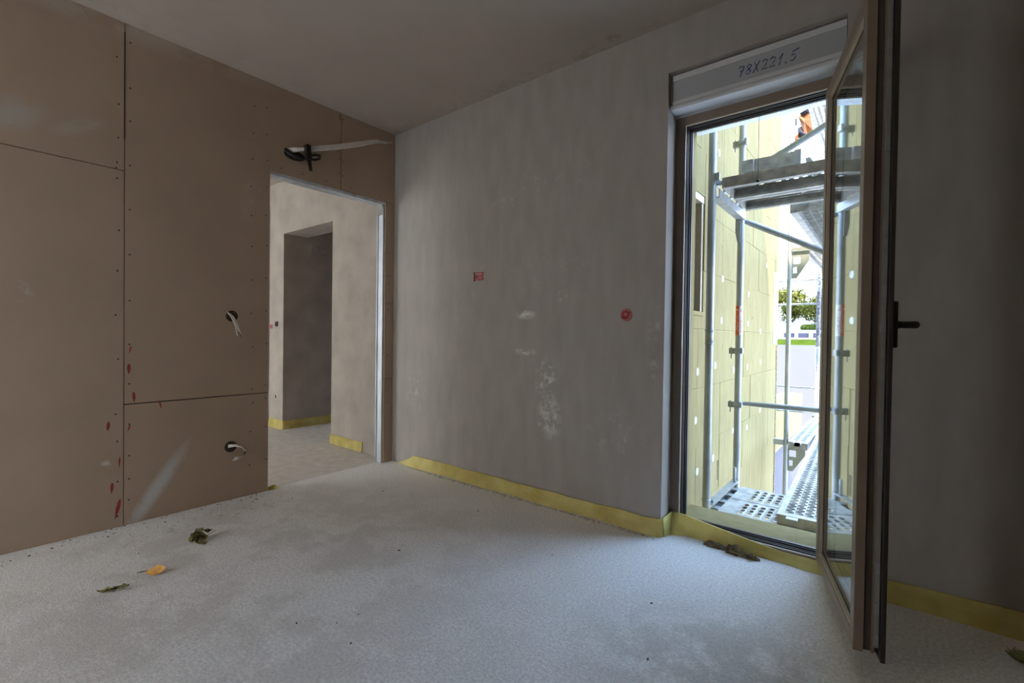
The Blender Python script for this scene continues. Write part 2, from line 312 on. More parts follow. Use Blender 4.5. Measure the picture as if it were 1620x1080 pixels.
w3 = empty('fill_window_3', (1.0, -4.3, 0.05), kind='structure')  # unseen rear window, added to light the room
m, nt_, b_ = base_mat('beige_fill_light_sheet'); t_ = nt_.nodes.new('ShaderNodeBsdfTranslucent'); t_.inputs[0].default_value = (0.88, 0.80, 0.68, 1)
nt_.links.new(t_.outputs[0], nt_.nodes['Material Output'].inputs['Surface'])
ds = MB(); k_ = 24
ds.add([(0.15+0.75*i/k_, -4.3+0.012*math.sin(i*1.7), z) for z in (0.05, 2.4) for i in range(k_+1)], [(i, i+1, k_+2+i, k_+1+i) for i in range(k_)])
ds.build('fill_light_sheet', m, w3)  # added translucent sheet that turns the sun into warm fill
w4 = empty('fill_window_4', (-2.6, -4.3, 0.05), kind='structure'); ds = MB()  # second unseen window, added to light the hall
ds.add([(-3.6+2.0*i/k_, -4.3+0.012*math.sin(i*1.7), z) for z in (0.05, 2.4) for i in range(k_+1)], [(i, i+1, k_+2+i, k_+1+i) for i in range(k_)])
ds.build('fill_light_sheet', m, w4)  # same added sheet, warm fill for the hall

# left partition: core with plasterboards mounted on it
DY0, DY1, DZ = -1.025, -0.093, 2.168     # door opening
wl = wall_grid('wall_left', 'y', [-4.2, DY0, DY1, 0.0], [0, DZ, H], lambda a, z: not (DY0 < a < DY1 and z < DZ), -0.093, -0.0125, M['dark_gap'])
G = 0.0018
def board(y0, y1, z0, z1, holes=(), poly=None, proud=0.0):
    mb = MB()
    poly = poly or [(y0+G, z0+G), (y1-G, z0+G), (y1-G, z1-G), (y0+G, z1-G)]
    mb.prism(poly, (-0.0125, 0, 0), (0,1,0), (0,0,1), (1,0,0), 0.0125+proud)
    o = mb.build('plasterboard', M['board'], wl)
    return o
boards = [board(-4.2, -1.8, 1.948, H), board(-4.2, -1.8, 0, 1.948),
          board(0,0,0,0, poly=[(-1.8+G, 0.672), (DY0, 0.672), (DY0, DZ), (-0.503, DZ), (-0.503, H), (-1.8+G, H)]),
          board(-1.8, DY0, 0, 0.668), board(-0.5, 0.0, DZ, H)]
for z0, z1 in ((0, 0.70), (0.70, 1.33), (1.33, 1.56), (1.56, DZ)): boards.append(board(DY1, 0.0, z0, z1))
MB().box(-0.106, -0.094, -4.2, DY0, 0, H).build('plasterboard', M['board'], wl)
MB().box(-0.106, -0.094, DY0, 0, DZ, H).build('plasterboard', M['board'], wl)
# seam between the boards opens up near the ceiling
MB().box(-0.001, 0.0006, -1.803, -1.797, 2.12, 2.70).build('open_joint', M['dark_gap'], wl)
# screws
s0 = MB(); s0.tube([(-0.0004,0,0), (0.0009,0,0)], [0.0048, 0.0036], 8); scr = s0.build('screw', M['dark_gap'], wl)
scr.location = (0, -1.822, 1.62)
spots = []
for z in (2.66, 2.42, 2.22, 2.0, 1.74, 1.50, 1.26, 1.0, 0.80, 0.56, 0.40, 0.27, 0.14): spots += [(-1.776, z + random.uniform(-.02,.02))]
for z in (2.55, 2.30, 2.12, 1.985, 1.955, 1.90, 1.40, 1.16, 0.92, 0.62, 0.47, 0.25, 0.06): spots += [(-1.824 - random.uniform(0,.012), z)]
for z in (2.58, 2.40, 2.23, 2.05, 1.86, 1.66, 1.44, 1.22, 1.0, 0.72, 0.63, 0.44, 0.22):
    spots += [(-1.045 + random.uniform(-.006,.006), z), (-1.135 + random.uniform(-.012,.012), z - 0.02)]
for y in (-0.95, -0.80, -0.62, -0.42, -0.25, -0.15): spots += [(y, DZ + 0.035)]
for z in (2.72, 2.70, 2.52, 2.40, 2.29): spots += [(-0.515, z), (-0.485, z - 0.012)]
for z in (2.0, 1.75, 1.5, 1.28, 0.9, 0.5): spots += [(-0.055, z)]
for y, z in spots: share(scr, 'screw', (0, y, z), wl)
# red paint dabs on the boards
for y, z, h, w, a in ((-1.773,.97,.05,.007,-.15),(-1.778,.866,.055,.016,0),(-1.755,.706,.06,.015,.05),(-1.633,.65,.05,.008,.2),(-1.867,.559,.05,.012,-.1),
                (-1.777,.536,.04,.008,-.25),(-1.818,.355,.06,.008,-.05),(-1.85,.22,.06,.014,-.05),(-1.825,.10,.11,.018,-.2)):
    poly = []
    for k in range(10):
        t = 2*PI*k/10; p, q = math.cos(t)*w/2*(1.0 if math.sin(t) > -0.2 else 0.55), math.sin(t)*h/2
        poly.append((y + p*math.cos(a) - q*math.sin(a)*1.0, z + q*math.cos(a) + p*math.sin(a)))
    MB().prism(poly, (0,0,0), (0,1,0), (0,0,1), (1,0,0), 0.0006).build('paint_mark', M['red'], wl)
# zinc studs lining the door opening
MB().box(-0.096, -0.012, DY1-0.003, DY1-0.0005, 0, DZ-0.03).build('metal_stud', M['stud'], wl)
MB().box(-0.020, -0.012, DY1-0.012, DY1-0.0005, 0, DZ-0.03).box(-0.096, -0.088, DY1-0.012, DY1-0.0005, 0, DZ-0.03).build('metal_stud', M['stud'], wl)
MB().box(-0.100, -0.006, DY0, DY1, DZ-0.022, DZ-0.0005).build('metal_head_track', M['stud'], wl)
MB().box(-0.09, -0.02, DY1-0.016, DY1-0.003, DZ-0.10, DZ-0.023).build('track_flap', M['lock'], wl)
MB().box(-0.096, -0.012, DY0+0.0005, DY0+0.003, 0, DZ-0.03).build('metal_stud', M['stud'], wl)
# holes with sleeves in the boards
def ringhole(y, z, rad, m_in, parent, name):
    n = 20; mb = MB()
    V = []; F = []
    for (x, k) in ((0.0002, 1.0), (0.0016, 0.93), (0.0004, 0.86)):
        V += [(x, y + rad*k*math.cos(2*PI*i/n), z + rad*k*math.sin(2*PI*i/n)) for i in range(n)]
    for i in range(n):
        j = (i+1) % n
        F += [(i, j, n+j, n+i), (n+i, n+j, 2*n+j, 2*n+i)]
    F.append(tuple(2*n+i for i in range(n)))
    mb.add(V, F); return mb.build(name, m_in, parent)

# ------------------------------------------------------------------ facade, wing wall, ground
wall_grid('wall_facade', 'x', [2.2, WX0-0.005, WX1+0.01, 9], [-3.2, 0.04, 2.42, 7.2], lambda a, z: not (WX0-0.005 < a < WX1+0.01 and 0.04 < z < 2.42), 0.21, 0.50, M['yellow'])
wall_grid('wall_facade_core', 'x', [-0.1, 9], [-3.2, -0.31, 0.0, H+0.31, 7], lambda a, z: z < -0.31 or z > H+0.31, 0.0, 0.205, M['plaster'])
OY0, OY1, OZ0, OZ1 = 0.52, 1.13, 1.24, 2.12
ww = wall_grid('wall_wing', 'y', [0.21, OY0, OY1, 4.13], [-3.2, OZ0, OZ1, 7], lambda a, z: not (OY0 < a < OY1 and OZ0 < z < OZ1), 1.84, 2.04, M['brownhole'])
wall_grid('wall_wing_end', 'x', [-4.2, -1.0, -0.6, 2.04], [-3.2, .3, 2.3, 7], lambda a, z: not (-1.0 < a < -.6 and .3 < z < 2.3), 3.705, 4.13, M['yellow'])  # opening matches the one added to light the corridor
rnd = random.Random(3)
zrow = [-3.2 + 0.433*i for i in range(24)]
zrow = [z + 0.016 for z in zrow]
bproto = None
for i in range(len(zrow)-1):
    z0, z1 = zrow[i], zrow[i+1]
    cuts = [0.505] + [y for y in ([1.02, 1.62, 2.42, 3.02, 3.64] if i % 2 else [1.30, 1.61, 2.12, 2.72, 3.34, 3.9])] + [4.15]
    for y0, y1 in zip(cuts[:-1], cuts[1:]):
        segs = [(y0, y1, z0, z1)]
        if y0 < OY1 and y1 > OY0 and z1 > OZ0 and z0 < OZ1:        # cut round the window of the wing
            segs = []
            if y1 > OY1 + 0.02: segs.append((max(y0, OY1), y1, z0, z1))
            if z0 < OZ0 - 0.02: segs.append((y0, min(y1, OY1), z0, OZ0))
            if z1 > OZ1 + 0.02: segs.append((y0, min(y1, OY1), OZ1, z1))
        for a0, a1, b0, b1 in segs:
            gap = 0.0008
            g0, g1 = gap, gap
            if abs(a0 - 1.62) < .03 and -0.2 < b0 and b1 < 0.75: g0 = 0.014
            d = rnd.uniform(-0.0022, 0.0022)
            MB().box(2.042, 2.2 + d, a0 + g0, a1 - g1, b0 + gap, b1 - gap).build('insulation_board', M['yellow'], ww)
MB().box(2.12, 2.202, 1.575, 1.612, -0.085, 0.075).build('loose_filler', M['brownhole'], ww)
# dowel caps
d0 = MB(); d0.tube([(2.197,0,0), (2.2036,0,0)], [0.032, 0.029], 14); dow = d0.build('dowel_cap', M['dowel'], ww); dow.location = (0, 1.016, 0.833)
for y, z in ((1.619,1.224),(1.462,.86),(2.039,.796),(1.633,1.569),(2.563,1.515),(2.562,1.224),(3.188,.823),(3.156,1.159),(2.572,.801),(1.254,.437),(.994,.482),
             (1.46,2.55),(2.3,2.6),(3.1,2.5),(2.05,0.25),(3.4,1.9),(1.45,.12),(2.6,.2),(3.2,.3),(1.05,.1)):
    share(dow, 'dowel_cap', (0, y, z), ww)
# wing's far end: sun patch built as a white strip, brown bead below
MB().prism([(2.203, 3.86), (2.203, 4.15), (2.16, 4.152), (2.16, 3.9)], (0,0,1.02), (1,0,0), (0,1,0), (0,0,1), 0.86).build('corner_bead_and_sun_patch', M['dowel'], ww)
MB().box(2.15, 2.206, 4.09, 4.154, -1.2, 1.0).build('corner_bead_and_sun_patch', M['dirt'], ww)
# the wing's own window: roller guide, frame, pane
w2 = empty('window_2', (2.0, 0.8, 1.24), kind='structure')
MB().box(2.10, 2.19, 1.09, 1.128, OZ0+0.03, OZ1-0.051).build('shutter_guide', M['bead'], w2)
MB().box(2.05, 2.075, 1.06, 1.128, OZ0+0.03, OZ1-0.051).build('shutter_guide', M['bead'], w2)
MB().box(2.00, 2.195, OY0, 1.128, OZ1-0.05, OZ1-0.001).build('shutter_box', M['bead'], w2)
MB().ring(OY0+0.001, 1.127, OZ0+0.001, OZ1-0.055, 0.06, 1.94, 2.02, lambda a, v, z: (v, a, z)).build('frame', M['bronze_dark'], w2)
MB().box(1.97, 1.976, OY0+0.06, 1.068, OZ0+0.06, OZ1-0.116).build('glass_pane', M['glass'], w2)
MB().box(2.03, 2.21, OY0, 1.128, OZ0+0.0005, OZ0+0.03).build('sill', M['yellow'], w2)

tag(MB().box(-80, 80, -80, 14.0, -3.4, -3.2).build('ground', M['ground']), kind='structure')
lw = tag(MB().prism([(4.4,-0.75),(9,-0.75),(9,-0.05),(4.4,0.2)], (1.6,0,0), (0,1,0), (0,0,1), (1,0,0), 0.3).build('wall_low', M['yellow']), kind='structure')
lw2 = tag(MB().box(1.65, 1.85, 4.4, 9, -3.2, -0.75).build('wall_low_base', M['retaining']), kind='structure')
tag(MB().box(-40, 40, 14.0, 14.3, -3.2, 0.9).build('wall_retaining', M['retaining']), kind='structure')
def slab(name, y0, z0, y1, z1, m):
    return tag(MB().prism([(y0,z0-0.4),(y1,z1-0.4),(y1,z1),(y0,z0)], (-40,0,0), (0,1,0), (0,0,1), (1,0,0), 80).build(name, m), kind='structure')
slab('lawn', 14.3, 0.9, 20, 1.08, M['lawn']); slab('road', 20.02, 1.08, 40, 2.0, M['road']); slab('ground_slope', 40.02, 2.0, 90, 5.0, M['road'])

# ------------------------------------------------------------------ window
win = empty('window_1', (2.725, 0.17, 0.0), kind='structure')
FZ0, FZ1 = 0.0, 2.295
idf = lambda a, v, z: (a, v, z)
MB().ring(WX0+.0005, WX1-.0005, FZ0+.0005, FZ1, 0.047, 0.13, 0.2095, idf).build('outer_frame', M['bronze'], win, bevel=0.0015)
MB().ring(WX0+.047, WX1-.047, FZ0+.047, FZ1-.047, 0.004, 0.133, 0.150, idf).build('frame_bead', M['bead'], win)
MB().ring(WX0+.047, WX1-.047, FZ0+.047, FZ1-.047, 0.009, 0.153, 0.163, idf).build('rubber_gasket', M['gasket'], win)
MB().ring(WX0+.047, WX1-.047, FZ0+.047, FZ1-.047, 0.012, 0.166, 0.176, idf).build('frame_step', M['bronze_dark'], win)
MB().ring(WX0+.047, WX1-.047, FZ0+.047, FZ1-.047, 0.018, 0.179, 0.189, idf).build('rubber_gasket', M['gasket'], win)
MB().ring(WX0+.047, WX1-.047, FZ0+.047, FZ1-.047, 0.023, 0.192, 0.209, idf).build('outer_lip', M['bronze_dark'], win)
MB().box(WX0+.0475, WX0+.0515, 0.1285, 0.134, 1.02, 1.12).build('strike_plate', M['lock'], win)
MB().box(WX0+.0475, WX0+.0515, 0.1285, 0.134, 1.80, 1.90).build('strike_plate', M['lock'], win)
MB().box(WX0+.0475, WX0+.0515, 0.1285, 0.134, 0.18, 0.27).build('strike_plate', M['lock'], win)
# opened sash (local u along its width, v through its thickness)
th = math.radians(284.3); SU = Vector((math.cos(th), math.sin(th), 0)); SV = Vector((-SU.y, SU.x, 0)); SO = Vector((3.035, 0.075, 0))
fr = lambda a, v, z: tuple(SO + SU*a + SV*v + Vector((0,0,z)))
sash = MB().ring(0, 0.690, 0.066, 2.205, 0.046, 0.0, 0.028, fr).build('sash', M['bronze'], win, bevel=0.002)
MB().ring(0.007, 0.683, 0.073, 2.198, 0.04, 0.0285, 0.048, fr).build('sash_core', M['bronze_dark'], sash)
MB().ring(0.003, 0.687, 0.069, 2.202, 0.04, 0.0485, 0.0575, fr).build('sash_step', M['bronze'], sash)
MB().ring(-0.014, 0.705, 0.052, 2.22, 0.06, 0.0695, 0.083, fr).build('inner_lip', M['lip'], sash, bevel=0.002)
MB().ring(0.006, 0.684, 0.072, 2.199, 0.05, 0.058, 0.069, fr).build('sash_groove', M['gasket'], sash)
MB().ring(0.0465, 0.6435, 0.1125, 2.1585, 0.011, 0.004, 0.016, fr).build('glazing_bead', M['bead'], sash)
MB().ring(0.052, 0.638, 0.118, 2.153, 0.009, 0.0165, 0.0175, fr).build('glass_spacer', M['gasket'], sash)
g0 = MB().ring(0,0,0,0,0,0,0,fr); g0 = MB()
q = [fr(a, v, z) for v in (0.018, 0.022) for a, z in ((0.05,0.116),(0.64,0.116),(0.64,2.155),(0.05,2.155))]
g0.add(q, [(0,1,2,3),(7,6,5,4),(0,4,5,1),(1,5,6,2),(2,6,7,3),(3,7,4,0)]); g0.build('glass_pane', M['glass'], sash)
def sbox(name, a0, a1, v0, v1, z0, z1, m, parent=sash, bevel=0):
    P = [fr(a, v, z) for z in (z0, z1) for a, v in ((a0,v0),(a1,v0),(a1,v1),(a0,v1))]
    mb = MB(); mb.add(P, [(0,3,2,1),(4,5,6,7),(0,1,5,4),(1,2,6,5),(2,3,7,6),(3,0,4,7)])
    return mb.build(name, m, parent, bevel=bevel)
lk = sbox('lock_rail', 0.6845, 0.690, 0.0535, 0.0675, 0.09, 2.18, M['lock'])
for z in (0.10, 0.20, 0.33, 1.22, 1.68, 2.0): sbox('lock_cam', 0.690, 0.694, 0.055, 0.066, z, z+0.035, M['steel'])
sbox('lock_case', 0.690, 0.693, 0.053, 0.0655, 1.02, 1.17, M['lock']); sbox('lock_bolt', 0.693, 0.700, 0.050, 0.0655, 1.105, 1.125, M['steel'])
for z in (0.30, 1.10, 1.95):
    MB().tube([fr(-0.018, 0.088, z), fr(-0.018, 0.088, z+0.09)], 0.007, 10).build('hinge', M['bronze_dark'], win, smooth=True)
# handle: plate, neck and lever
hp = sbox('handle', 0.640, 0.672, 0.0835, 0.104, 1.055, 1.205, M['black'], bevel=0.005)
MB().tube([fr(0.656,0.104,1.13), fr(0.656,0.115,1.13), fr(0.655,0.145,1.13), fr(0.65,0.153,1.13), fr(0.63,0.158,1.13), fr(0.54,0.158,1.13)],
          [0.013,0.011,0.011,0.012,0.0115,0.010], 12).build('handle_lever', M['black'], sash, smooth=True)
def perforated(L, Wd, m0, m1, rows, cols, hx, hy, stagger, lip, z=0.0):
    """sheet in local x (length) and y (width), hole field from m0 to L-m1"""
    mb = MB(); by = min(0.035, Wd*.12)
    cx, cy = (L-m0-m1)/cols, (Wd-2*by)/rows
    mb.add([(0,0,z),(m0,0,z),(m0,Wd,z),(0,Wd,z)], [(0,1,2,3)]); mb.add([(L-m1,0,z),(L,0,z),(L,Wd,z),(L-m1,Wd,z)], [(0,1,2,3)])
    mb.add([(m0,0,z),(L-m1,0,z),(L-m1,by,z),(m0,by,z)], [(0,1,2,3)]); mb.add([(m0,Wd-by,z),(L-m1,Wd-by,z),(L-m1,Wd,z),(m0,Wd,z)], [(0,1,2,3)])
    for j in range(cols):
        for i in range(rows):
            x0, y0 = m0+j*cx, by+i*cy; ox = 0 if stagger < 0 else (stagger*cx*(0.5 if i % 2 else -0.5)); oy = 0 if stagger > 0 else (-stagger*cy*(0.5 if j % 2 else -0.5))
            X, Y = x0+cx/2+ox, y0+cy/2+oy
            out = [(x0,y0),(x0+cx/2,y0),(x0+cx,y0),(x0+cx,y0+cy/2),(x0+cx,y0+cy),(x0+cx/2,y0+cy),(x0,y0+cy),(x0,y0+cy/2)]
            inn = [(X-hx*.7,Y-hy*.8),(X,Y-hy),(X+hx*.7,Y-hy*.8),(X+hx,Y),(X+hx*.7,Y+hy*.8),(X,Y+hy),(X-hx*.7,Y+hy*.8),(X-hx,Y)]
            V = [(p,q_,z) for p,q_ in out] + [(p,q_,z+lip*.5) for p,q_ in inn] + [(p,q_,z-abs(lip)) for p,q_ in inn]
            F = [(k,(k+1)%8,8+(k+1)%8,8+k) for k in range(8)] + [(8+k,8+(k+1)%8,16+(k+1)%8,16+k) for k in range(8)]
            mb.add(V, F)
    return mb
hs_ = perforated(0.786, 0.09, 0.004, 0.004, 5, 70, 0.0024, 0.0030, -0.3, 0.0008)
hs_.v = [(WX0+x_, 0.494+z_, 2.322+y_) for x_, y_, z_ in hs_.v]
hs_.build('head_mesh_strip', M['mesh_white'], win)
# pull cord with its ball hanging outside, perforated strip under the head
pc = MB().tube([(2.717, 0.30, 2.297), (2.717, 0.30, 1.93)], 0.0013, 6).build('pull_cord', M['gasket'], None, smooth=True)
tag(pc, 'thin dark pull cord with a small black ball hanging in the window opening', 'cord')
bs = MB(); bs.tube([(2.717,0.30,1.932 - 0.018*k/6) for k in range(7)], [0.002,0.0065,0.0088,0.0095,0.0088,0.0065,0.002], 12); bs.build('cord_ball', M['black'], pc, smooth=True)

# roller shutter box over the window, with the size written on it in marker
sb = MB().box(WX0+.004, WX1-.004, 0.035, 0.205, 2.325, 2.482).build('roller_shutter_box', M['box_grey'])
tag(sb, 'grey white roller shutter box above the window with handwritten blue figures', 'shutter box')
MB().box(WX0+.012, WX1-.004, 0.031, 0.0345, 2.452, 2.482).build('box_flange', M['white_pvc'], sb)
MB().box(WX0+.012, WX1-.004, 0.031, 0.0345, 2.326, 2.346).build('box_flange', M['white_pvc'], sb)
MB().box(WX0+.004, WX0+.012, 0.028, 0.0345, 2.326, 2.482).build('box_end_strip', M['bead'], sb)
MB().prism([(0.03,2.324),(0.022,2.318),(0.02,2.308),(0.026,2.300),(0.045,2.2965),(0.128,2.2965),(0.128,2.324)], (WX0+.004,0,0), (0,1,0), (0,0,1), (1,0,0), WX1-WX0-.008).build('rounded_rail', M['white_pvc'], sb)
# handwriting as flat pen strokes
G7 = [[(0,.85),(.15,1),(.5,.95),(.62,.9),(.35,.3),(.25,0)],[(.1,.5),(.55,.55)]]
G8 = [[(.6,.85),(.35,1),(.1,.8),(.3,.55),(.6,.3),(.4,.02),(.1,.12),(.15,.4),(.5,.6),(.65,.85)]]
GX = [[(.05,1),(.6,0)],[(.65,1),(0,0)]]
G2 = [[(.05,.8),(.3,1),(.6,.85),(.5,.5),(.05,.05),(.7,.1)]]
G1 = [[(.1,.6),(.5,1),(.25,0)]]
GD = [[(.1,.02),(.22,.0),(.15,.08)]]
G5 = [[(.9,1.05),(.25,.9),(.15,.5),(.5,.6),(.6,.3),(.35,.02),(.05,.12)]]
pen = MB(); x = 2.672
for gl, adv in ((G7,.032),(G8,.034),(GX,.036),(G2,.034),(G2,.034),(G1,.030),(GD,.022),(G5,.034)):
    for st in gl:
        pts = [(x + p*.036 + q*.006, 0.0344, 2.372 + q*.048) for p, q in st]
        pen.tube(pts, 0.0034, 6, flat=0.5)
    x += adv
pen.build('handwriting', M['ink'], sb)

# ------------------------------------------------------------------ yellow edge strips
def strip(name, rows, label, parent=None):
    """rows: list of (bottom point, top point); a thin band with a little thickness"""
    mb = MB(); n = len(rows); V = []
    for i, (b, t) in enumerate(rows):
        b, t = Vector(b), Vector(t)
        d = Vector(rows[min(i+1,n-1)][0]) - Vector(rows[max(i-1,0)][0]); nn = Vector((0,0,1)).cross(d).normalized()*0.003
        mid = (b+t)/2
        V += [b+nn, mid+nn*1.6, t+nn, t-nn, mid-nn*0.4, b-nn]
    F = []
    for i in range(n-1):
        for k in range(6): F.append((i*6+k, i*6+(k+1)%6, (i+1)*6+(k+1)%6, (i+1)*6+k))
    F.append(tuple(range(6))); F.append(tuple((n-1)*6+k for k in range(5,-1,-1)))
    mb.add(V, F); o = mb.build(name, M['foam'], smooth=False)
    return tag(o, label, 'edge strip')
R_ = random.Random(5)
rows = [((0.10,-0.012,0.003),(0.11,-0.010,0.010))]
for i in range(24):
    x = 0.20 + (2.315-0.20)*i/23; hgt = 0.092 + R_.uniform(-.004,.004) if i else 0.05
    if i == 1: hgt = 0.09
    rows.append(((x, -0.018 - 0.01*math.sin(i*0.9), 0.002), (x + (0.06 if i == 0 else 0), -0.0065, hgt)))
rows[1] = ((0.18,-0.016,0.002),(0.235,-0.008,0.060)); rows[2] = ((0.25,-0.02,0.002),(0.29,-0.007,0.092))
rows += [((2.335,-0.014,0.002),(2.330,-0.007,0.098)), ((2.347,0.004,0.002),(2.343,-0.002,0.099))]
strip('edge_insulation_strip', rows, 'long yellow foam edge strip along the foot of the grey plaster wall')
rows = [((2.352,0.012,0.002),(2.343,0.006,0.099))]
for i in range(20):
    t = i/19; x = 2.362 + (3.09-2.362)*t
    yb = 0.105 - 0.05*math.exp(-((t-0.0)/0.08)**2) + 0.006*math.sin(t*11) - 0.03*t
    zt = 0.108 - 0.066*min(1, max(0, (t-0.10)/0.62))**0.9
    rows.append(((x, yb, 0.002), (x - 0.012*(1-t), 0.1235, zt)))
strip('edge_insulation_strip', rows, 'sagging yellow foam strip folded along the sill below the window frame')
rows = [((3.125+(4.39-3.125)*i/14, -0.012-0.006*math.sin(i*1.3), 0.002), (3.125+(4.39-3.125)*i/14, -0.0065, 0.086+0.016*min(1,i/6))) for i in range(15)]
strip('edge_insulation_strip', rows, 'dim yellow foam edge strip at the wall foot behind the opened sash')
rows = [((-0.965+(-0.43+0.965)*i/6, -0.010, 0.002), (-0.965+(-0.43+0.965)*i/6, -0.0055, 0.092)) for i in range(7)]
strip('edge_insulation_strip', rows, 'short yellow foam strip on the hall pier beside the metal stud')
rows = [((-2.262,-0.012,0.002),(-2.262,-0.006,0.10)),((-2.1,-0.014,0.002),(-2.1,-0.006,0.10)),((-1.96,-0.02,0.002),(-1.955,-0.006,0.098)),((-1.94,-0.005,0.002),(-1.942,0.0,0.098))]
rows += [((-1.93-0.004*math.sin(i), 0.02+3.4*i/12, 0.002),(-1.942, 0.02+3.4*i/12, 0.096)) for i in range(13)]
strip('edge_insulation_strip', rows, 'yellow foam strip turning the corner into the far corridor')

# ------------------------------------------------------------------ boxes, cables
jb = MB().box(0.935, 1.022, -0.006, 0.002, 1.468, 1.528).build('junction_box', M['redbox'], bevel=0.004)
tag(jb, 'small rectangular dusty red junction box flush in the grey wall', 'electrical box')
MB().box(0.945, 0.952, -0.0075, -0.0055, 1.49, 1.51).build('lid_screw', M['red'], jb); MB().box(1.005, 1.012, -0.0075, -0.0055, 1.49, 1.51).build('lid_screw', M['red'], jb)
MB().box(0.932, 0.940, -0.0072, -0.004, 1.464, 1.53).build('box_rim', M['dark_gap'], jb)
MB().box(0.96, 1.01, -0.0075, -0.0055, 1.512, 1.516).build('box_mark', M['dowel'], jb)
rb = MB(); rb.tube([(2.115,0.002,1.203),(2.115,-0.005,1.203)], [0.036,0.034], 18)
rb = tag(rb.build('socket_box', M['redbox'], smooth=True), 'round dark red socket box in the plaster beside the window', 'electrical box')
MB().tube([(2.115,-0.0051,1.203),(2.115,-0.0065,1.203)], [0.025,0.024], 14).build('box_mouth', M['red'], rb)
MB().box(2.105, 2.122, -0.0085, -0.0065, 1.198, 1.215).build('wire_end', M['redbox'], rb); MB().box(2.09, 2.11, -0.0085, -0.0065, 1.185, 1.190).build('wire_end', M['dark_gap'], rb)
for zc, nm, lab in ((1.177, 'upper', 'round switch hole in the plasterboard at handle height with loose wires'), (0.342, 'lower', 'round socket hole low in the plasterboard with looped white cables')):
    hb = ringhole(-1.257 if nm == 'upper' else -1.260, zc, 0.036, M['cavity'] if nm == 'upper' else M['dark_gap'], None, 'wall_socket_hole')
    tag(hb, lab, 'socket hole')
    y0 = -1.262
    if nm == 'upper':
        for k, (dy, dz) in enumerate(((0, 0), (0.008, -0.004), (-0.006, 0.004))):
            MB().tube([(0.0, y0-0.015+dy, zc+0.02+dz), (0.02, y0+dy, zc-0.005), (0.03, y0+0.02+dy, zc-0.055), (0.03, y0+0.035+dy*1.5, zc-0.10-0.012*k)], 0.0036, 7).build('loose_wire', M['cable'], hb, smooth=True)
        MB().tube([(0.03, y0+0.035, zc-0.10), (0.03, y0+0.05, zc-0.14)], [0.003, 0.001], 6).build('wire_end', M['twig'], hb, smooth=True)
    else:
        for k in range(3):
            d = 0.007*k
            MB().tube([(0.0, y0-0.012, zc+0.012-d), (0.022, y0+0.02, zc+0.012-d*.6), (0.035, y0+0.055, zc-0.004-d*.3), (0.038, y0+0.072+d*.6, zc-0.035), (0.036, y0+0.062+d*.6, zc-0.068), (0.03, y0+0.03, zc-0.083+d), (0.028, y0+0.004+d, zc-0.083+d)], 0.0036, 7).build('loose_cable', M['cable'], hb, smooth=True)
# bundle of white cables coming out over the door
cb = empty('cable_bundle', (0.0, -0.83, 2.35), 'bundle of white cables with black tape sticking out of the wall over the doorway', 'cable')
for k in range(3):
    MB().tube([(-0.004, -0.905+0.012*k, 2.345), (0.03, -0.87, 2.355-0.006*k), (0.06, -0.78, 2.375+0.008*(k-1)), (0.09, -0.62, 2.43+0.009*(k-1)), (0.10, -0.42, 2.515+0.010*(k-1)), (0.10, -0.26, 2.59+0.006*(k-1)), (0.10, -0.16+0.05*(k==0), 2.628-0.012*k)], [0.012,0.012,0.011,0.011,0.0105,0.010,0.006], 9, flat=1.0).build('cable', M['cable'], cb, smooth=True)
MB().obox((0.068, -0.80, 2.345), (0,1,0.05), (1,0,0), (0,-0.1,1), 0.036, 0.04, 0.10).build('black_tape', M['tape'], cb, bevel=0.004)
MB().prism([(-0.815,2.33),(-0.780,2.33),(-0.768,2.232),(-0.764,2.222),(-0.786,2.218),(-0.79,2.24)], (0.066,0,0), (0,1,0), (0,0,1), (1,0,0), 0.006).build('tape_tail', M['tape'], cb)
MB().tube([(0.001,-0.925,2.345),(0.02,-0.91,2.315),(0.03,-0.86,2.300),(0.045,-0.80,2.305)], [0.010,0.016,0.017,0.010], 10).build('black_sleeve', M['tape'], cb, smooth=True)
MB().tube([(0.055,-0.80,2.325),(0.06,-0.74,2.345),(0.062,-0.705,2.352),(0.05,-0.70,2.335),(0.045,-0.735,2.315),(0.05,-0.80,2.305)], 0.009, 8).build('black_sleeve', M['tape'], cb, smooth=True)
n = 20; e = MB(); e.prism([(-0.86+0.075*math.cos(2*PI*k/n), 2.318+0.035*math.sin(2*PI*k/n)) for k in range(n)], (0,0,0), (0,1,0), (0,0,1), (1,0,0), 0.002)
e.build('wall_hole', M['dark_gap'], cb)
# hall fittings
hs = MB().box(-2.135, -2.070, -0.005, 0.002, 1.145, 1.20).build('switch_box', M['black'], bevel=0.003)
tag(hs, 'small black switch box on the pale hall pier', 'electrical box')
for dx in (0.035,): MB().box(-2.135+dx, -2.135+dx+0.018, -0.0065, -0.005, 1.178, 1.19).box(-2.135+dx, -2.135+dx+0.014, -0.0065, -0.005, 1.153, 1.161).build('switch_slot', M['lock'], hs)
hr = MB().box(-2.262, -2.20, -0.005, 0.002, 1.12, 1.165).build('junction_box', M['redbox'], bevel=0.003)
tag(hr, 'small red box at the edge of the hall pier', 'electrical box'); MB().box(-2.25, -2.235, -0.0065, -0.005, 1.135, 1.15).build('lid_screw', M['red'], hr)
ho = MB(); ho.tube([(-2.104,0.002,0.353),(-2.104,-0.003,0.353)], [0.03,0.028], 14); ho = tag(ho.build('socket_box', M['plaster_reveal']), 'round plastered socket box low on the hall pier', 'electrical box')
MB().prism([(-2.104+0.016*math.cos(2*PI*k/10)-0.004, 0.353+0.022*math.sin(2*PI*k/10)) for k in range(10)], (0,-0.0032,0), (1,0,0), (0,0,1), (0,-1,0), 0.001).build('box_mouth', M['dark_gap'], ho)

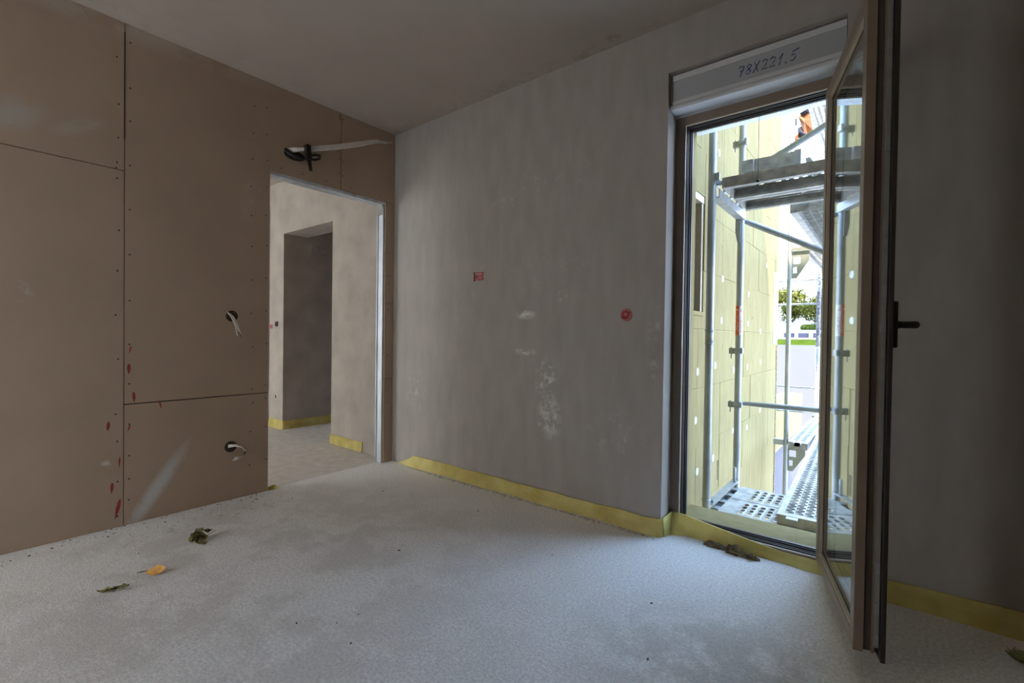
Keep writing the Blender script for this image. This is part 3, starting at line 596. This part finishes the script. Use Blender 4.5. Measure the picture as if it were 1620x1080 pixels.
# ------------------------------------------------------------------ scaffold
sc = empty('scaffold', (2.39, 0.65, -3.2), 'galvanised tube scaffold standing in the yard outside the window', 'scaffold')
PR = 0.0242
def pole(x, y, z0, z1, x1=None):
    return MB().tube([(x,y,z0), (x1 if x1 is not None else x, y, z1)], PR, 18).build('standard', M['steel'], sc, smooth=True)
P1 = pole(2.384, .65, -3.2, 5.2); P2 = pole(2.392, 1.38, -3.2, 5.2); P3 = pole(2.42, 3.45, -3.2, 5.2); P4 = pole(2.545, 5.0, -3.2, 1.95)
pole(4.95, .65, -3.2, 2.3); pole(4.95, 1.38, -3.2, 2.3)
for z in (1.045, 1.13): MB().tube([(2.384,.65,z-.006),(2.384,.65,z+.006)], PR+.0025, 18).build('spigot_ring', M['steel'], sc, smooth=True)
MB().tube([(2.384,.65,1.052),(2.384,.65,1.124)], PR+.0012, 18).build('spigot_sleeve', M['lock'], sc, smooth=True)
MB().tube([(2.384,.65,0.035),(2.384,.65,0.05)], PR+.003, 18).build('spigot_ring', M['steel'], sc, smooth=True)
# transoms
def transom(z):
    m = MB().box(2.365, 2.420, .68, 1.40, z-0.045, z-0.040).box(2.365, 2.369, .68, 1.40, z-0.04, z+0.012).box(2.416, 2.420, .68, 1.40, z-0.04, z+0.012)
    return m.build('transom', M['steel'], sc)
transom(-0.075); transom(2.02)
MB().box(2.366, 2.419, .69, 1.39, 0.000, 0.004).build('transom_cover', M['steel'], sc)
MB().tube([(2.40,1.30,0.0),(2.40,1.30,0.115)], 0.0095, 10).build('locking_pin', M['steel'], sc, smooth=True)
MB().tube([(2.40,.73,0.0),(2.40,.73,0.025)], 0.0095, 10).build('locking_pin', M['steel'], sc, smooth=True)
# guard rail and diagonal brace of the nearest bay, with their clamps
MB().tube([(2.405,1.418,.582),(2.46,1.415,.585),(2.6,1.41,.585),(4.95,1.41,.585)], [0.012,0.0165,0.019,0.019], 12).build('guard_rail', M['steel'], sc, smooth=True)
MB().tube([(2.40,1.42,1.975),(2.46,1.425,1.945),(4.95,1.42,.56)], [0.014,0.021,0.0215], 12).build('diagonal_brace', M['steel'], sc, smooth=True)
MB().tube([(2.40,1.385,2.30),(3.6,1.385,2.885)], 0.022, 12).build('diagonal_brace', M['steel'], sc, smooth=True)
def clamp(x, y, z):
    MB().tube([(x,y,z-.016),(x,y,z+.016)], PR+.005, 18).build('clamp', M['steel'], sc, smooth=True)
    MB().box(x-.070, x-.022, y+.004, y+.034, z-.024, z+.020).build('wedge_box', M['lock'], sc)
    MB().box(x-.056, x-.048, y+.000, y+.006, z-.060, z+.028).build('wedge', M['steel'], sc)
    MB().box(x+.018, x+.032, y-.026, y+.018, z-.020, z+.022).build('clamp_plate', M['steel'], sc)
for z in (.985, .575, 2.56): clamp(2.392, 1.38, z)
MB().box(2.402, 2.43, .63, .66, 2.07, 2.12).build('clamp_plate', M['steel'], sc)
# hooked bracket below the upper transom
MB().prism([(2.36,2.0),(2.395,2.0),(2.395,1.80),(2.375,1.80),(2.36,1.88)], (0,1.345,0), (1,0,0), (0,0,1), (0,1,0), 0.008).build('bracket', M['steel'], sc)
# console brackets on the far standard
def console(z, name='console_bracket'):
    x, y = 2.444, 3.44
    mb = MB()
    A = [(0,0),(.16,0),(.16,-.10),(.045,-.29),(0,-.29)]
    # plate with two rectangular windows, assembled from bands
    for p in ([(0,0),(.16,0),(.16,-.06),(0,-.06)], [(0,-.06),(.012,-.06),(.012,-.13),(0,-.13)], [(.075,-.06),(.16,-.06),(.16,-.10),(.142,-.13),(.075,-.13)],
              [(0,-.13),(.142,-.13),(.118,-.17),(0,-.17)], [(0,-.17),(.012,-.17),(.012,-.23),(0,-.23)], [(.045,-.17),(.118,-.17),(.0825,-.23),(.045,-.23)], [(0,-.23),(.0825,-.23),(.045,-.29),(0,-.29)]):
        mb.prism(p, (x, y, z), (1,0,0), (0,0,1), (0,1,0), 0.008)
    mb.box(x, x+.24, y-.02, y+.03, z, z+.045)
    return mb.build(name, M['lock'], sc)
console(-0.075); console(2.03)
MB().box(2.30, 2.40, 3.43, 3.47, -0.09, -0.03).build('wall_tie', M['steel'], sc)
# guard rails at the far end and on the low level
for z, x0, x1, dz in ((1.885, 1.5, 3.4, 0.0), (1.562, 1.5, 3.4, 0.0), (.42, 1.5, 3.4, 0.0), (.10, 1.5, 3.4, -0.03)):
    MB().tube([(x0,5.03,z+dz),(x1,5.03,z)], 0.012, 8).build('guard_rail', M['steel'], sc, smooth=True)
# sticker on the second standard: orange and white halves with lettering bent round the tube
def cyl_patch(name, a0, a1, z0, z1, m, parent, rad=PR+.0005, cx=2.392, cy=1.38, nseg=12):
    V = []; F = []
    for i in range(nseg+1):
        a = math.radians(a0+(a1-a0)*i/nseg)
        for rr in (rad, rad+.0004):
            V += [(cx+rr*math.cos(a), cy+rr*math.sin(a), z0), (cx+rr*math.cos(a), cy+rr*math.sin(a), z1)]
    for i in range(nseg):
        o = i*4; F += [(o+2,o+6,o+7,o+3), (o,o+1,o+5,o+4), (o+1,o+3,o+7,o+5), (o,o+4,o+6,o+2)]
    F += [(0,2,3,1), (nseg*4, nseg*4+1, nseg*4+3, nseg*4+2)]
    mb = MB(); mb.add(V, F); return mb.build(name, m, parent)
Z0, Z1 = 1.105, 1.325
cyl_patch('orange_label', -165, -77, Z0, Z1, M['orange'], P2); cyl_patch('white_label', -77, 12, Z0, Z1, M['sticker_white'], P2)
def cyl_text(body, size, amid, zmid, m, parent, cx=2.392, cy=1.38, stretch=1.0):
    V, F = text_mesh(body, size, 'label_text'); rad = PR + .0013; mb = MB(); P = []
    for (x, y, _) in V:
        a = math.radians(amid) - y/rad; P.append((cx+rad*math.cos(a), cy+rad*math.sin(a), zmid + x*stretch))
    mb.add(P, F); return mb.build('label_text', m, parent)
cyl_text('DELTA 73', 0.036, -118, (Z0+Z1)/2, M['sticker_white'], P2, stretch=1.15)
cyl_text('MOSTYA', 0.024, -40, Z0+.075, M['letter_red'], P2, stretch=1.3); cyl_text('\u00a9', 0.028, -40, Z1-.035, M['letter_red'], P2)
# banner wrapped round the far standard
cyl_patch('white_label', -160, 10, 0.98, 1.72, M['banner'], P4, rad=PR+.001, cx=2.545, cy=5.0)
cyl_text('DGEROS', 0.075, -75, 1.36, M['letter_blue'], P4, cx=2.545, cy=5.0, stretch=2.2)
cyl_text('LEM', 0.06, -75, 0.62, M['letter_blue'], P4, cx=2.545, cy=5.0, stretch=2.0)

#DECKS, two side rails with inward flanges, end hooks
def deck(name, origin, ang, L, Wd, label, hole, group, th_=0.065):
    t = empty(name, origin, label, 'scaffold deck', group); t.rotation_euler = (0,0,ang)
    mw = world_of(t)
    def put(mb, nm, m):
        mb.v = [tuple(mw @ Vector(p)) for p in mb.v]; return mb.build(nm, m, t)
    put(perforated(L, Wd, *hole), 'perforated_sheet', M['steel_deck'])
    for s in (0, 1):
        y = s*Wd; d = 1 - 2*s
        a, b = sorted((y + d*0.0005, y+d*0.004)); a2, b2 = sorted((y+d*0.004, y+d*0.042)); a3, b3 = sorted((y+d*0.038, y+d*0.042))
        put(MB().box(0.0, L, a, b, -th_, -0.0012).box(0.0, L, a2, b2, -th_, -th_+0.003).box(0.0, L, a3, b3, -th_+0.003, -th_+0.015), 'side_rail', M['steel_deck'])
    for xe in (-0.0, L-0.004):
        put(MB().box(xe, xe+0.004, 0.004, Wd-0.004, -th_, -0.0012), 'end_plate', M['steel_deck'])
    for xe, s in ((0.0, -1), (L, 1)):
        for yy in (0.05, Wd-0.11):
            a, b = sorted((xe, xe+s*0.05)); put(MB().box(a, b, yy, yy+0.06, -0.012, -0.0015).box(b-0.004 if s > 0 else a, b if s > 0 else a+0.004, yy, yy+0.06, -0.03, -0.012), 'end_hook', M['steel'])
    return t
hA = (0.10, 0.12, 4, 46, 0.0155, 0.023, -0.22, 0.004)
hB = (0.05, 0.05, 5, 88, 0.0105, 0.0185, -0.24, 0.008)
hC = (0.08, 0.08, 2, 36, 0.0155, 0.026, -0.2, 0.004)
gl, gu = 'scaffold decks at window sill height', 'scaffold decks overhead'
deck('scaffold_deck', (2.44, .685, -.03), 0, 2.47, .32, 'perforated steel deck at sill height, nearest to the window', hA, gl)
deck('scaffold_deck', (2.44, 1.015, -.03), 0, 2.47, .32, 'perforated steel deck at sill height behind the nearest one, by the guard rail', hA, gl)
deck('scaffold_deck', (3.096, .715, .032), PI/2+math.radians(1.85), 3.0, .32, 'loose finely perforated steel plank laid across the sill decks, running away', hB, gl, th_=.06)
deck('scaffold_deck', (2.67, 3.02, .036), PI/2, 1.9, .17, 'far narrow steel deck on the lower console bracket', hC, gl)
deck('scaffold_deck', (2.88, 5.13, .036), PI/2, 1.5, .40, 'farthest small steel deck beyond the banner pole', hA, gl)
deck('scaffold_deck', (2.44, .66, 2.09), 0, 2.47, .33, 'overhead steel deck edge nearest to the window, grey side rail in view', hA, gu)
deck('scaffold_deck', (2.44, 1.0, 2.09), 0, 2.47, .33, 'overhead steel deck second from the window, seen from below', hA, gu)
deck('scaffold_deck', (3.05, 1.40, 2.05), PI/2, 2.3, .34, 'overhead perforated plank running away above the low plank', hB, gu)
deck('scaffold_deck', (2.88, 3.72, 2.142), PI/2, 2.3, .40, 'far overhead perforated deck beyond the upper console bracket', hB, gu)
deck('scaffold_deck', (2.82, 4.15, 3.97), PI/2, 1.9, .36, 'topmost perforated deck, a storey above the others', hB, gu)
# steel beam left lying on the overhead deck
bm_ = empty('loose_beam', (2.6, .93, 2.09), 'short grey steel beam with end caps lying on the overhead deck', 'beam')
MB().box(2.515, 2.835, .90, .905, 2.10, 2.25).box(2.515, 2.835, .905, .96, 2.245, 2.25).box(2.515, 2.835, .905, .96, 2.10, 2.105).build('beam_web', M['steel_deck'], bm_)
MB().box(2.505, 2.575, .87, .899, 2.165, 2.245).build('end_cap', M['steel_deck'], bm_, bevel=.004)
MB().box(2.80, 2.838, .885, .899, 2.155, 2.255).build('end_cap', M['steel'], bm_, bevel=.004)
MB().prism([(2.86,2.095),(2.95,2.095),(2.87,2.235),(2.845,2.235)], (0,1.02,0), (1,0,0), (0,0,1), (0,1,0), .01).build('corner_plate', M['steel'], bm_)
lf = tag(MB().prism([(2.62,.70),(2.68,.695),(2.70,.72),(2.65,.735)], (0,0,2.0915), (1,0,0), (0,1,0), (0,0,1), .012).build('dry_leaf', M['leaf_yellow']), 'orange dry leaf on the overhead deck before the loose beam', 'leaf')
# tarpaulin and net on a far upper guard rail
tp = empty('tarpaulin', (2.2, 6.0, 4.2), 'orange tarpaulin with a dark net hung high on the far scaffold', 'tarpaulin')
def cloth(name, pts, m, th_=0.05):
    k = len(pts); mb = MB(); c = (sum(p for p,_ in pts)/k, sum(q_ for _,q_ in pts)/k)
    V = [(c[0], 5.93, c[1])] + [(p, 6.0+0.05*math.sin(i*2.1), q_) for i,(p,q_) in enumerate(pts)] + [(p, 6.0+th_+0.05*math.sin(i*2.1), q_) for i,(p,q_) in enumerate(pts)]
    F = [(0,1+i,1+(i+1)%k) for i in range(k)] + [(1+i,1+(i+1)%k,1+k+(i+1)%k,1+k+i) for i in range(k)] + [tuple(1+k+i for i in range(k))]
    mb.add(V, F); return mb.build(name, m, tp)
cloth('orange_sheet', [(2.12,4.55),(2.20,4.57),(2.29,4.52),(2.32,4.28),(2.26,4.20),(2.21,4.25),(2.17,4.38)], M['tarp'])
cloth('orange_sheet', [(2.06,4.20),(2.11,4.32),(2.14,4.26),(2.12,4.12),(2.06,4.10)], M['tarp'])
cloth('net', [(2.14,4.58),(2.20,4.63),(2.28,4.60),(2.29,4.52),(2.20,4.565)], M['net']); cloth('net', [(2.12,4.36),(2.17,4.39),(2.25,4.20),(2.20,4.14),(2.12,4.24)], M['net']); cloth('net', [(2.05,4.42),(2.08,4.53),(2.11,4.50),(2.10,4.42)], M['net'])
MB().tube([(1.4,5.98,4.66),(3.4,5.98,4.66)], .02, 8).build('hanging_rail', M['steel'], tp, smooth=True)
for px_ in (1.4, 3.4): MB().tube([(px_,5.98,-3.2),(px_,5.98,4.7)], .024, 10).build('post', M['steel'], tp, smooth=True)

# ------------------------------------------------------------------ planting far off
def tree(x, y, z, h, w, m, label, seed, cat='tree', name='tree', trunk=True):
    rg = random.Random(seed); t = empty(name, (x,y,z), label, cat)
    if trunk: MB().tube([(x,y,z),(x+.1,y,z+h*.35),(x,y,z+h*.7)], [w*.05,w*.04,w*.02], 8).build('trunk', M['bark'], t, smooth=True)
    mb = MB()
    blobs = [(x+rg.uniform(-.3,.3)*w, y+rg.uniform(-.3,.3)*w, z+h*rg.uniform(.38 if trunk else .2,.82), w*rg.uniform(.22,.36)) for _ in range(12)]
    for _ in range(2200):
        bx, by_, bz, br = rg.choice(blobs)
        d = Vector((rg.gauss(0,1), rg.gauss(0,1), rg.gauss(0,1))).normalized(); p = Vector((bx,by_,bz)) + d*br*rg.uniform(.6,1.0)
        a = Vector((rg.gauss(0,1), rg.gauss(0,1), rg.gauss(0,1))).normalized(); b = a.cross(d).normalized() if a.cross(d).length > .01 else Vector((1,0,0))
        s = w*rg.uniform(.03,.06)
        mb.add([p-a*s, p+b*s*.6, p+a*s, p-b*s*.6], [(0,1,2,3)])
    tag(mb.build('foliage', m, t), kind='stuff')
    return t
tree(-5.2, 60, 2.9, 4.3, 3.2, M['crown_a'], 'tall olive tree in the middle of the far park', 1)
tree(-2.9, 68, 3.1, 4.3, 3.4, M['crown_a'], 'broad pale green tree right beside the tall olive tree', 2)
tree(-7.9, 55, 2.8, 3.6, 2.6, M['crown_b'], 'darker tree nearest to the yellow wing corner', 3)
tree(-4.2, 54, 2.6, 2.4, 2.6, M['crown_b'], 'low round bush in front of the far trees', 4, 'bush', 'bush', False)
tree(-1.8, 48, 2.45, 2.25, 1.9, M['crown_b'], 'deep green bush close to the banner pole', 5, 'bush', 'bush', False)
tree(-8.5, 64, 3.2, 4.5, 3.6, M['crown_a'], 'olive tree partly behind the yellow wing', 6)
tree(-1.0, 62, 3.0, 4.8, 3.6, M['crown_a'], 'olive tree furthest along behind the banner pole', 8)
hd = tag(MB().box(-1.2, 1.6, 33, 34, 1.6, 2.05).build('hedge', M['hedge'], bevel=.2), 'clipped dark hedge along the far road', 'hedge')
wp = tag(MB().tube([(-2.2,36,1.8),(-2.2,36,2.5),(-2.2,36,2.8)], [.12,.10,.03], 8).build('white_post', M['dowel'], smooth=True), 'small white post in front of the far trees', 'post')
MB().tube([(-2.2,36,1.8),(-2.2,36,1.9)], .2, 8).build('post_foot', M['retaining'], wp)
for i, lab in enumerate(('blue grey block standing for a road shadow nearest to the yellow wing', 'blue grey block standing for a shadow second along the far road', 'blue grey block standing for a shadow third along the far road', 'blue grey block standing for a shadow last along the far road')):  # low dark boxes stand in for tree shadows on the road
    bk = tag(MB().box(-.35+i*.55, -.35+i*.55+.36, 21.5, 21.9, 1.14, 1.36).build('road_shadow_block', M['block'], bevel=.02), lab, 'block', 'shadow blocks along the far road')

# ------------------------------------------------------------------ debris on the floor
def leaf(name, c, L, Wd, ang, curl, m, parent=None, tilt=0.0, lift=0.0, roll=0.0):
    mb = MB(); n = 9; V = []; F = []
    R3 = Matrix.Rotation(ang, 3, 'Z') @ Matrix.Rotation(-tilt, 3, 'Y') @ Matrix.Rotation(roll, 3, 'X')
    for i in range(n):
        t = i/(n-1); w = Wd/2*math.sin(PI*min(.97, max(.04, t)))**.8
        zc = curl*4*(t-.5)**2*L*.3
        for s_ in (-1, 0, 1):
            V.append(R3 @ Vector(((t-.5)*L, s_*w*.85, zc + abs(s_)*w*.5 + .06*Wd*math.sin(9*t+2*s_))))
    zmin = min(v.z for v in V)
    V = [(c[0]+v.x, c[1]+v.y, c[2]+lift+v.z-zmin) for v in V]
    for i in range(n-1):
        for k in range(2): F.append((i*3+k, i*3+k+1, (i+1)*3+k+1, (i+1)*3+k))
    V2 = [(a, b, z-.0012) for a, b, z in V]; o = len(V)
    mb.add(V+V2, F + [tuple(o+i for i in reversed(q_)) for q_ in F])
    return mb.build(name, m, parent, smooth=True)
cl = empty('wilted_sprig', (.53,-1.615,0), 'crumpled clump of wilted green leaves with a thin stem on the screed', 'plant debris')
rg = random.Random(11)
for i in range(20):
    leaf('leaf', (.535+rg.gauss(0,.016), -1.615+rg.gauss(0,.016), .001), rg.uniform(.04,.065), rg.uniform(.03,.048), rg.uniform(0,6.3), rg.uniform(.3,1.2), M['leaf_green'], cl, tilt=rg.uniform(-.7,.7), lift=rg.uniform(.0,.034), roll=rg.uniform(-1.1,1.1))
MB().tube([(.53,-1.61,.012),(.555,-1.575,.03),(.58,-1.545,.05)], [.0022,.0018,.001], 6).build('stem', M['twig'], cl, smooth=True)
yl = leaf('dry_leaf', (.752,-1.838,.0005), .085, .05, .75, .35, M['leaf_yellow'], None, tilt=.22, roll=.75)
tag(yl, 'curled yellow orange leaf lying alone on the pale floor', 'leaf')
MB().tube([(.716,-1.862,.008),(.70,-1.885,.005),(.69,-1.90,.003)], [.0016,.003,.001], 6).build('leaf_stalk', M['twig'], yl, smooth=True)
tw = empty('dry_sprig', (.80,-2.0,0), 'thin olive sprig with rolled leaves, nearest the camera on the floor', 'plant debris')
MB().tube([(.775,-2.035,.004),(.80,-2.0,.010),(.825,-1.955,.016)], [.002,.003,.0015], 6).build('stem', M['twig'], tw, smooth=True)
for i in range(7):
    t = i/6; leaf('leaf', (.778+.045*t+rg.uniform(-.005,.005), -2.03+.07*t, .004), .04, .016, .95+rg.uniform(-.6,.6), .8, M['leaf_green'], tw, tilt=rg.uniform(0,.4), lift=.002+.008*t, roll=rg.uniform(-.9,.9))
def lump(name, c, rx, ry, rz, m, seed, parent=None):
    bm = bmesh.new(); bmesh.ops.create_icosphere(bm, subdivisions=4, radius=1.0); rq = random.Random(seed)
    ph = [(Vector((rq.gauss(0,1),rq.gauss(0,1),rq.gauss(0,1)))*(2.2 if i < 5 else 7), rq.uniform(0,6)) for i in range(14)]
    for v in bm.verts:
        d = 1 + .12*sum(math.sin(v.co.dot(k)+p) for k, p in ph)/2
        v.co = Vector((c[0]+v.co.x*rx*d, c[1]+v.co.y*ry*d, c[2]+max(-.15, v.co.z)*rz*d + .15*rz))
    me = bpy.data.meshes.new(name); bm.to_mesh(me); bm.free(); me.materials.append(m)
    o = bpy.data.objects.new(name, me); COL.objects.link(o)
    if parent: o.parent = parent; o.matrix_parent_inverse = world_of(parent).inverted()
    return o
tag(lump('mortar_lump', (2.60,.062,0), .05, .018, .020, M['dirt'], 3), 'flat brown mortar lump at the foot of the sagging yellow strip', 'rubble')
tag(lump('mortar_lump', (2.70,.048,0), .045, .024, .034, M['dirt'], 4), 'taller crumbly brown mortar lump under the window', 'rubble')
tag(lump('mortar_lump', (2.775,.04,0), .035, .018, .020, M['dirt'], 5), 'smallest brown mortar lump, furthest along the sill', 'rubble')
dk = empty('wilted_sprig', (3.665,-.18,0), 'dark clump of dry leaves in the shade below the right wall', 'plant debris')
for i in range(10):
    leaf('leaf', (3.665+rg.uniform(-.03,.03), -.19+rg.uniform(-.025,.025), .004), rg.uniform(.05,.07), rg.uniform(.02,.035), rg.uniform(0,6.3), rg.uniform(.6,1.6), M['leaf_green'], dk, tilt=rg.uniform(-.5,.5), lift=rg.uniform(0,.02), roll=rg.uniform(-1,1))
def crumbs(name, pts, m, label, s0, s1, seed):
    rq = random.Random(seed); mb = MB()
    for x, y in pts:
        s = rq.uniform(s0, s1); a = rq.uniform(0, 3.1)
        mb.obox((x, y, s*.3), (math.cos(a), math.sin(a), .2), (-math.sin(a), math.cos(a), 0), (0,0,1), s*rq.uniform(1,2), s, s*.6)
    return tag(mb.build(name, m), label, 'debris', kind='stuff')
rq = random.Random(21)
crumbs('floor_crumbs', [(abs(rq.gauss(0,.09))+.01, rq.uniform(-2.3,-1.1)) for _ in range(60)] + [(rq.uniform(.2,3.0), rq.uniform(-2.0,-.3)) for _ in range(18)], M['crumb'], 'dark crumbs and grit scattered along the plasterboard foot', .002, .006, 1)
crumbs('plaster_crumbs', [(rq.uniform(.25,2.33), -.035-abs(rq.gauss(0,.012))) for _ in range(420)], M['crumb_white'], 'pale plaster crumbs along the front of the long yellow strip', .003, .008, 2)

fs = leaf('foam_scrap', (-.012,-.99,.0005), .09, .05, 1.0, .2, M['foam'], None, tilt=.1, roll=.5)
tag(fs, 'small torn yellow foam scrap on the floor at the plasterboard edge of the doorway', 'scrap')
